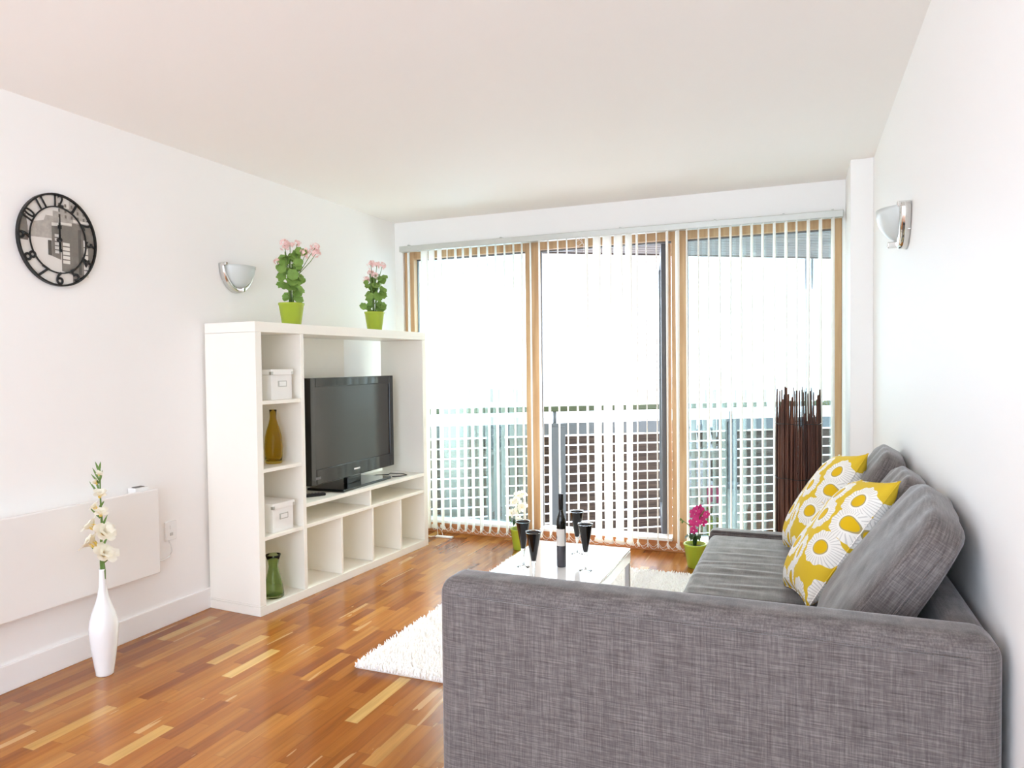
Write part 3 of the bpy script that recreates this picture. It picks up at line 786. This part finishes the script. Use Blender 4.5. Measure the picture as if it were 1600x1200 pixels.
# panel heater, socket
ph_ = tag(empty('panel_heater', (0, -2.26, .29)), 'long flat white panel heater fixed low on the left wall', 'heater')
b = bmesh.new(); box(b, .062, .082, -1.45, 0, 0, .395, .006, 3); link('front_panel', b, M['heater'], ph_)
b = bmesh.new(); box(b, .0, .0615, -1.41, -.03, .03, .37, .004); link('back_case', b, M['heater'], ph_)
b = bmesh.new(); box(b, .014, .062, -.11, -.036, .3705, .410, .004); link('control_box', b, M['white'], ph_)
b = bmesh.new(); box(b, .024, .05, -.098, -.05, .4102, .413, .001); link('control_window', b, M['grey'], ph_)
so = tag(empty('wall_socket', (0, -2.13, .453)), 'small white fused wall socket beside the panel heater', 'socket')
b = bmesh.new(); box(b, .0, .009, -.034, .034, -.046, .046, .003); link('face_plate', b, M['white'], so)
b = bmesh.new(); box(b, .0092, .013, -.008, .008, .008, .026, .001); link('switch', b, M['white'], so)
b = bmesh.new(); box(b, .0092, .012, -.008, .008, -.024, -.01, .001); link('fuse_cover', b, M['steel'], so)
b = bmesh.new(); tube(b, [(.006, -2.142, .407), (.008, -2.132, .385), (.010, -2.128, .355), (.012, -2.145, .33), (.014, -2.18, .323), (.03, -2.25, .33), (.03, -2.30, .335)], .0035, 6)
tag(link('heater_cable', b, M['white']), 'short white cable looping from the wall socket to the panel heater', 'cable')

# floor vase with gladiolus
VB = Vector((.222, -2.668, 0))
b = bmesh.new()
lathe(b, [(0, 0), (.030, 0), (.033, .004), (.033, .012), (.038, .04), (.045, .09), (.051, .14), (.0545, .185), (.0545, .2), (.051, .225), (.042, .258), (.030, .292), (.020, .325), (.0145, .36), (.012, .395), (.0115, .425), (.0125, .432), (.009, .432), (.0085, .395), (.011, .36), (.018, .32), (0, .31)], 36)
tag(link('floor_vase', b, M['porcelain'], loc=VB, smooth=True), 'tall glossy white bottle vase standing on the floor by the heater', 'vase')
random.seed(21)
gl = tag(empty('gladiolus_stem', VB+Vector((0, 0, .425))), 'artificial cream gladiolus stem with green bracts standing in the white floor vase', 'flower')
VU = Vector((math.cos(YAW), math.sin(YAW), 0)); VD = Vector((math.sin(YAW), -math.cos(YAW), 0))   # to the right / towards the viewer
def gp(u, z, d=0): return VU*u+VD*d+Vector((0, 0, z))
b = bmesh.new(); tube(b, [gp(0, -.09), gp(-.003, .03), gp(-.001, .12), gp(.003, .2), (gp(.0, .3)), gp(.001, .4), gp(.002, .425)], [.006, .006, .005, .0045, .003, .0025, .0015], 7); link('stem', b, M['stem'], gl, smooth=True)
b = bmesh.new(); tube(b, [gp(.006, -.08), gp(.007, .0), gp(.005, .05)], [.006, .0065, .003], 7); link('stem', b, M['stem'], gl, smooth=True)
def bract(u0, z0, u1, z1, w=.006, d=.006):
    b = bmesh.new(); p0, p1 = gp(u0, z0, d), gp(u1, z1, d*2); blade(b, [p0, p0.lerp(p1, .4), p0.lerp(p1, .75), p1], [w*.7, w, w*.6, .0005], VU.lerp(Vector((0, 0, 1)), .4)); link('bract', b, M['stem'], gl)
for a in ((0, .37, -.022, .42), (0, .355, -.028, .395), (0, .36, .018, .41), (.0, .405, -.01, .445), (.0, .405, .012, .445), (-.002, .31, -.036, .365), (-.002, .33, -.012, .375), (0, .26, .022, .285), (0, .215, -.038, .26), (.004, .175, .034, .23), (-.012, .165, -.036, .185), (0, .09, .038, .15), (-.004, .065, -.04, .105), (.01, .03, .034, .05)): bract(*a, w=.0048)
def glad(u, z, r, tilt, d=.015, n=6):
    b = bmesh.new(); base = gp(u, z, d); ax = (VU*tilt+Vector((0, 0, .75))+VD*.35).normalized(); o = ax.orthogonal().normalized(); o2 = ax.cross(o)
    for lay, (fo, op, wd_) in enumerate(((1.15, .55, .46), (1.0, 1.0, .52))):
        for k in range(n):
            a = 2*math.pi*(k+.5*lay)/n+.2; q = o*math.cos(a)+o2*math.sin(a)
            rr = r*random.uniform(.88, 1.12)
            tip = base+ax*rr*fo+q*rr*op; side = ax.cross(q)
            p1 = base+ax*rr*.45+q*rr*.12; p2 = base+ax*rr*.85*fo+q*rr*.5*op; p3 = tip-ax*rr*.04
            blade(b, [base, p1, p2, p3, tip+q*rr*.08-ax*rr*.08], [r*.10, r*.30, r*wd_, r*wd_*.75, r*.12], side, fold=random.uniform(.1, .3))
    fl = link('flower', b, M['petal'], gl)
    b = bmesh.new()
    for k in range(n):
        a = 2*math.pi*k/n+.2; q = o*math.cos(a)+o2*math.sin(a)
        blade(b, [base-ax*.002+q*.002, base+ax*r*.47+q*r*.17, base+ax*r*.86+q*r*.46], [r*.16, r*.34, r*.07], ax.cross(q), fold=.2)
    link('throat', b, M['cream'], fl)
for a in ((.004, .055, .044, .8), (-.006, .10, .044, -.8), (.005, .14, .044, .8), (-.008, .17, .040, -.7), (.008, .225, .026, .3), (-.006, .252, .022, -.45), (.006, .30, .026, .3), (-.004, .355, .016, -.45), (.005, .39, .014, .45)):
    glad(*a, n=6 if a[2] > .04 else 4)

# plug bar on the floor under the blind
b = bmesh.new(); pb = tag(empty('cable_trunking', (.46, -.15, 0)), 'short white plastic bar with thin cord lying on the floor under the blind', 'cable')
box(b, -.06, .075, -.012, .012, .0005, .014, .004); link('bar', b, M['white'], pb)
b = bmesh.new(); tube(b, [(-.06, 0, .006), (-.1, -.01, .004), (-.16, 0, .004), (-.19, .03, .004)], .0025, 5); tube(b, [(-.05, .01, .01), (-.065, .03, .04), (-.075, .042, .08)], .002, 5); tube(b, [(-.01, .01, .012), (-.03, .03, .04), (-.02, .04, .07)], .002, 5); link('cord', b, M['white'], pb)

# ------------------------------------------------------------------ twig bundle
random.seed(33)
TWX, TWY, TR = 2.838, -.236, .122
tw = tag(empty('twig_bundle', (TWX, TWY, 0)), 'tall dark brown bundle of willow twigs standing in the right window corner', 'decoration')
for k in range(58):
    a = 2*math.pi*k/58+random.uniform(-.02, .02); r = TR*random.uniform(.94, 1.0); h = 1.095-abs(random.gauss(0, .045))-(random.uniform(.09, .17) if random.random() < .5 else 0)
    j = random.uniform(-.006, .006)
    b = bmesh.new(); rr = random.uniform(.0052, .0078)
    tube(b, [(r*math.cos(a), r*math.sin(a), 0), (r*math.cos(a+j), r*math.sin(a+j), .4), (r*math.cos(a-j), r*math.sin(a-j), .8), ((r-.004)*math.cos(a+j*3), (r-.004)*math.sin(a+j*3), h)], [rr, rr*.95, rr*.9, rr*.55], 5)
    link('twig', b, M['stick'], tw, smooth=True)
for k in range(8):
    a = 2*math.pi*k/8+random.random()*.2; r = TR*random.uniform(.8, .88); h = 1.0-abs(random.gauss(0, .09))
    b = bmesh.new(); tube(b, [(r*math.cos(a), r*math.sin(a), 0), (r*math.cos(a+.02), r*math.sin(a+.02), .6), (r*math.cos(a-.03), r*math.sin(a-.03), h)], [.0065, .006, .0035], 5); link('twig', b, M['stick'], tw, smooth=True)
for z in (.25, .57, .885):
    b = bmesh.new(); tube(b, [((TR+.005)*math.cos(2*math.pi*i/40), (TR+.005)*math.sin(2*math.pi*i/40), z+.002*math.sin(i)) for i in range(41)], .0022, 5); link('binding_wire', b, M['blackmat'], tw)

# ------------------------------------------------------------------ rug
random.seed(9)
RX0, RX1, RY0, RY1 = 1.14, 2.44, -2.265, -.52
rug = tag(empty('rug', ((RX0+RX1)/2, (RY0+RY1)/2, 0)), 'white shaggy rug on the wooden floor under the coffee table', 'rug')
b = bmesh.new(); box(b, (RX0-RX1)/2+.008, (RX1-RX0)/2-.008, (RY0-RY1)/2+.008, (RY1-RY0)/2-.008, .0005, .008); link('backing', b, M['rugbase'], rug)
V, Fc = [], []
hx, hy = (RX1-RX0)/2-.008, (RY1-RY0)/2-.008
st = .0098
nx, ny = int(2*hx/st), int(2*hy/st)
for i in range(nx+1):
    for j in range(ny+1):
        x = -hx+2*hx*i/nx+random.uniform(-.004, .004); y = -hy+2*hy*j/ny+random.uniform(-.004, .004)
        a = random.uniform(0, 6.283); t = random.uniform(.003, .013); hgt = random.uniform(.018, .03); r = random.uniform(.0035, .0052)
        k = len(V)
        ex, ey = x+t*math.cos(a), y+t*math.sin(a)
        for q in range(3):
            an = a+q*2.094; V.append((x+r*math.cos(an), y+r*math.sin(an), .006))
        for q in range(3):
            an = a+q*2.094; V.append(((x+ex)/2+r*.95*math.cos(an), (y+ey)/2+r*.95*math.sin(an), .006+hgt*.65))
        V.append((ex, ey, .006+hgt*.9))
        for q in range(3):
            w = (q+1) % 3
            Fc.append((k+q, k+w, k+3+w, k+3+q)); Fc.append((k+3+q, k+3+w, k+6))
me = bpy.data.meshes.new('pile'); me.from_pydata(V, [], Fc); me.materials.append(M['rug'])
po = bpy.data.objects.new('pile', me); COL.objects.link(po); po.parent = rug; po['kind'] = 'stuff'

# ------------------------------------------------------------------ coffee table and drinks
TX0, TX1, TY0, TY1, TZ = 1.742, 2.172, -2.345, -1.70, .45
ct = tag(empty('coffee_table', ((TX0+TX1)/2, (TY0+TY1)/2, 0)), 'low glossy white coffee table with steel legs standing on the rug', 'table')
cx, cy = (TX1-TX0)/2, (TY1-TY0)/2
b = bmesh.new(); box(b, -cx, cx, -cy, cy, TZ-.012, TZ, .003); link('table_top', b, M['tablew'], ct)
b = bmesh.new()
for s in (-1, 1):
    box(b, s*cx-(.022 if s > 0 else 0), s*cx+(.022 if s < 0 else 0), -cy, cy, TZ-.058, TZ-.0125, .002)
    box(b, -cx+.022, cx-.022, s*cy-(.022 if s > 0 else 0), s*cy+(.022 if s < 0 else 0), TZ-.058, TZ-.0125, .002)
link('apron', b, M['tablew'], ct)
for sx in (-1, 1):
    for sy in (-1, 1):
        b = bmesh.new(); x = sx*(cx-.011); y = sy*(cy-.011); box(b, x-.010, x+.010, y-.010, y+.010, .012, TZ-.0585, .002); link('leg', b, M['steel'], ct)
def flute(x, y, label):
    g = tag(empty('champagne_flute', (x, y, TZ)), label, 'glass', 'black champagne flutes on the coffee table')
    b = bmesh.new(); lathe(b, [(0, 0.0003), (.024, .0003), (.0245, .0015), (.010, .004), (.0042, .009), (.0036, .03), (.005, .05), (.0085, .066), (.0095, .0725), (0, .0725)], 24); link('stem_and_foot', b, M['clear'], g, smooth=True)
    b = bmesh.new(); lathe(b, [(0, .0728), (.0062, .0728), (.0095, .076), (.0275, .176), (.0285, .178), (.0262, .178), (.0245, .17), (.008, .082), (0, .080)], 28); link('bowl', b, M['black'], g, smooth=True)
    b = bmesh.new(); lathe(b, [(.0264, .1782), (.0288, .1775), (.0295, .180), (.0285, .182), (.0264, .181), (.0264, .1782)], 28); o = link('rim', b, M['clear'], g, smooth=True)
flute(1.842, -2.122, 'black conical champagne flute, far left of the four on the coffee table')
flute(1.942, -2.275, 'black conical champagne flute nearest the front, between the bottle and the left flute')
flute(2.085, -2.09, 'black conical champagne flute standing to the right of the wine bottle')
flute(1.985, -1.87, 'black conical champagne flute partly behind the wine bottle, the farthest of four')
wb = tag(empty('wine_bottle', (1.98, -2.066, TZ)), 'slim dark wine bottle with pale label among the flutes on the table', 'bottle')
b = bmesh.new(); lathe(b, [(0, .0003), (.017, .0003), (.0185, .003), (.0185, .082), (.0184, .0825), (0, .0825)], 28); link('lower_body', b, M['wine'], wb, smooth=True)
b = bmesh.new(); lathe(b, [(0, .083), (.0185, .083), (.0186, .17), (.0175, .185), (.013, .2), (.0095, .21), (.0085, .22), (.0082, .226), (0, .226)], 28); link('glass_body', b, M['bottle'], wb, smooth=True)
b = bmesh.new(); lathe(b, [(0, .2262), (.0092, .2262), (.0094, .27), (.0098, .283), (.0095, .285), (0, .285)], 20); link('capsule', b, M['blackmat'], wb, smooth=True)
b = bmesh.new(); n = 18
for z0, z1 in ((.084, .150),):
    pr = None
    for i in range(n+1):
        a = R(150+215*i/n)-.55; c = [b.verts.new((.0189*math.cos(a), .0189*math.sin(a), z)) for z in (z0, z1)]
        if pr: f = b.faces.new([pr[0], c[0], c[1], pr[1]]); f.smooth = True
        pr = c
lb = link('label', b, M['label'], wb)
b = bmesh.new()
for z0, z1, a0, a1 in ((.108, .126, 205, 222), (.112, .121, 222, 232)):
    pr = None
    for i in range(5):
        a = R(a0+(a1-a0)*i/4); c = [b.verts.new((.0191*math.cos(a), .0191*math.sin(a), z)) for z in (z0, z1)]
        if pr: b.faces.new([pr[0], c[0], c[1], pr[1]])
        pr = c
link('label_print', b, M['grey'], lb)

# ------------------------------------------------------------------ sofa
random.seed(2)
sf = tag(empty('sofa', (2.6, -2.3, 0)), 'large grey fabric corner sofa along the right wall, seen over its near arm', 'sofa')
SO = Vector((2.6, -2.3, 0))
def spart(name, x0, x1, y0, y1, z0, z1, r, fn=None, n=26):
    c = Vector(((x0+x1)/2, (y0+y1)/2, (z0+z1)/2))
    o = link(name, soft_box(x1-x0, y1-y0, z1-z0, r, n, fn), M['fabric'], sf, loc=c-SO); return o
arm = spart('arm', 2.02, 3.195, -3.175, -3.045, .06, .722, .042)
b = bmesh.new()
yy = -3.1757-SO.y-(-3.11-SO.y)
tube(b, [(-.585+.06, -.0655, .295), (-.3, -.0655, .293), (0, -.0655, .295), (.3, -.0655, .294), (.53, -.0655, .295)], .0022, 5)
p = link('seam', b, M['fabric'], arm)
spart('backrest_frame', 3.125, 3.2, -3.04, -1.45, .06, .70, .03)
spart('base', 2.50, 3.12, -2.36, -1.45, .07, .30, .02)
spart('chaise_base', 2.03, 3.12, -3.04, -2.365, .07, .30, .02)
def wrinkle(cxx, cyy):
    def fn(q):
        if q.z > .02:
            X, Y = q.x+cxx, q.y+cyy
            w = 0
            for (wx, wy, ln, am, sl) in ((2.62, -1.93, .16, .006, .10), (2.66, -2.02, .13, .006, -.05), (2.60, -2.10, .15, .005, .05), (2.64, -1.80, .14, .005, .0), (2.7, -2.2, .12, .004, .08), (2.58, -1.98, .10, .004, .12), (2.6, -2.26, .1, .004, .0), (2.67, -1.70, .1, .003, .05)):
                dyy = (Y-wy-sl*(X-wx))/.020; dx = (X-wx)/ln
                w += am*(math.exp(-dyy*dyy)-.6*math.exp(-(dyy-1.4)**2))*math.exp(-dx*dx)
            q = q+Vector((0, 0, w*.8+.006*math.cos(q.y*3.2)*math.cos(q.x*4)))
        return q
    return fn
def bigsoft(name, x0, x1, y0, y1, z0, z1, r, fn): 
    c = Vector(((x0+x1)/2, (y0+y1)/2, (z0+z1)/2))
    return link(name, soft_box(x1-x0, y1-y0, z1-z0, r, 110, fn), M['fabric'], sf, loc=c-SO)
bigsoft('seat_cushion', 2.475, 3.115, -2.352, -1.455, .305, .482, .032, wrinkle(2.795, -1.90))
spart('chaise_cushion', 2.03, 3.115, -3.04, -2.358, .305, .478, .03)
spart('far_arm', 2.47, 3.195, -1.45, -1.36, .06, .493, .022)
b = bmesh.new(); tube(b, [(-.35, -.04, .2145), (0, -.04, .2165), (.34, -.04, .2145)], .004, 6); tube(b, [(-.362, -.038, .19), (-.363, -.038, -.1)], .004, 6)
link('piping', b, M['fabric'], [o for o in sf.children if o.name.startswith('far_arm')][0])
for x, y in ((2.08, -3.11), (3.13, -3.11), (2.55, -1.41), (3.13, -1.41), (2.08, -2.43)):
    b = bmesh.new(); box(b, x-.025, x+.025, y-.025, y+.025, .0005, .059 if y in (-3.11, -1.41) else .069, .004); link('leg', b, M['blackmat'], sf, loc=-SO)

def cushion_mesh(hh, ww, tt, n=22, crown=.32, sag=0, seam=True):
    """local: x width, y height, z thickness; plump in the middle, boxed edge"""
    def fn(q):
        u, v = q.x/(ww/2), q.y/(hh/2)
        puff = (1-abs(u)**5.0)*(1-abs(v)**3.0)
        z = q.z*(1+crown*puff)*(1-.2*v)
        wr = .0025*math.sin(9*u+3*v)*math.cos(6*v)*(1-u*u)
        if q.y > 0: wr += .004*math.sin(11*u)*v*v
        return Vector((q.x*(1-.05*abs(v)**4), q.y*(1-(.20 if q.y > 0 else .06)*abs(u)**5), z+wr*(1 if q.z > 0 else -1)))
    return soft_box(ww, hh, tt, tt*.19, n, fn)
def basis(c, lean, yawz, roll=0):
    """cushion stands with its face towards -X, leaning back by lean; yawz turns the face towards the viewer"""
    # local x -> -Y (towards the viewer), y -> up the slope, z -> out of the face (-X)
    base = Matrix(((0, 0, -1, 0), (-1, 0, 0, 0), (0, 1, 0, 0), (0, 0, 0, 1)))
    return Matrix.Translation(c) @ Matrix.Rotation(yawz, 4, 'Z') @ Matrix.Rotation(lean, 4, 'Y') @ base @ Matrix.Rotation(roll, 4, 'Z')
BC = [((3.045, -2.69, .700), 33, -3, -3, 'grey back cushion nearest the camera, with a seamed end, leaning on the wall', .55, .095),
      ((3.056, -2.185, .690), 32, -2, 0, 'grey back cushion in the middle, behind the nearer yellow flowered pillow', .43, .085),
      ((3.056, -1.715, .705), 30, -3, 0, 'grey back cushion farthest away, behind the farther yellow flowered pillow', .49, .092)]
for (c, ln_, yw, rl, lab, wv, tk) in BC:
    cu = link('back_cushion', cushion_mesh(.46, wv, tk), M['fabric'], smooth=True); cu.matrix_world = basis(c, R(ln_), R(yw), R(rl))
    tag(cu, lab, 'cushion', 'grey back cushions of the sofa')
    b = bmesh.new(); tube(b, [(wv/2+.001, -.17, -.01), (wv/2+.0035, 0, -.01), (wv/2+.001, .17, -.01)], .002, 5); s = link('seam', b, M['fabric'], cu)

def pillow_mesh(s, t, n=26):
    b = bmesh.new(); g = {}
    for sd in (1, -1):
        for i in range(n+1):
            for j in range(n+1):
                u, v = 2*i/n-1, 2*j/n-1
                if sd < 0 and (i in (0, n) or j in (0, n)): g[sd, i, j] = g[1, i, j]; continue
                e = max(0, (1-abs(u)**2.6)*(1-abs(v)**2.6))**.55
                x = s*u*(1-.07*(1-v*v)*abs(u)**3); y = s*1.08*v*(1-.07*(1-u*u)*abs(v)**3)
                z = sd*t*e+.006*math.sin(5*u+2*v)*e
                g[sd, i, j] = b.verts.new((x, y, z))
    for sd in (1, -1):
        for i in range(n):
            for j in range(n):
                q = [g[sd, i, j], g[sd, i+1, j], g[sd, i+1, j+1], g[sd, i, j+1]]
                f = b.faces.new(q); f.smooth = True
    return b
def throw_pillow(c, lean, yawz, roll, label):
    p = link('throw_pillow', pillow_mesh(.208, .078), M['flower'], smooth=True); p.matrix_world = basis(c, R(lean), R(yawz), R(roll))
    tag(p, label, 'pillow', 'yellow flowered pillows on the sofa')
    b = bmesh.new(); s = .208; k = []
    for i in range(65):
        t = i/64*4; sd = int(t) % 4; f = (t-int(t))*2-1
        u, v = [(f, -1), (1, f), (-f, 1), (-1, -f)][sd]
        k.append((s*u*(1-.07*(1-v*v)*abs(u)**3), s*1.08*v*(1-.07*(1-u*u)*abs(v)**3), 0))
    tube(b, k, .0022, 5, caps=False); link('edge_seam', b, M['flower'], p)
throw_pillow((2.950, -2.255, .684), 35, 5, 10, 'yellow and white flowered pillow nearer the camera, leaning on the near grey cushion')
throw_pillow((2.926, -1.69, .688), 31, 6, 9, 'yellow and white flowered pillow farther away, leaning on the far grey cushion')
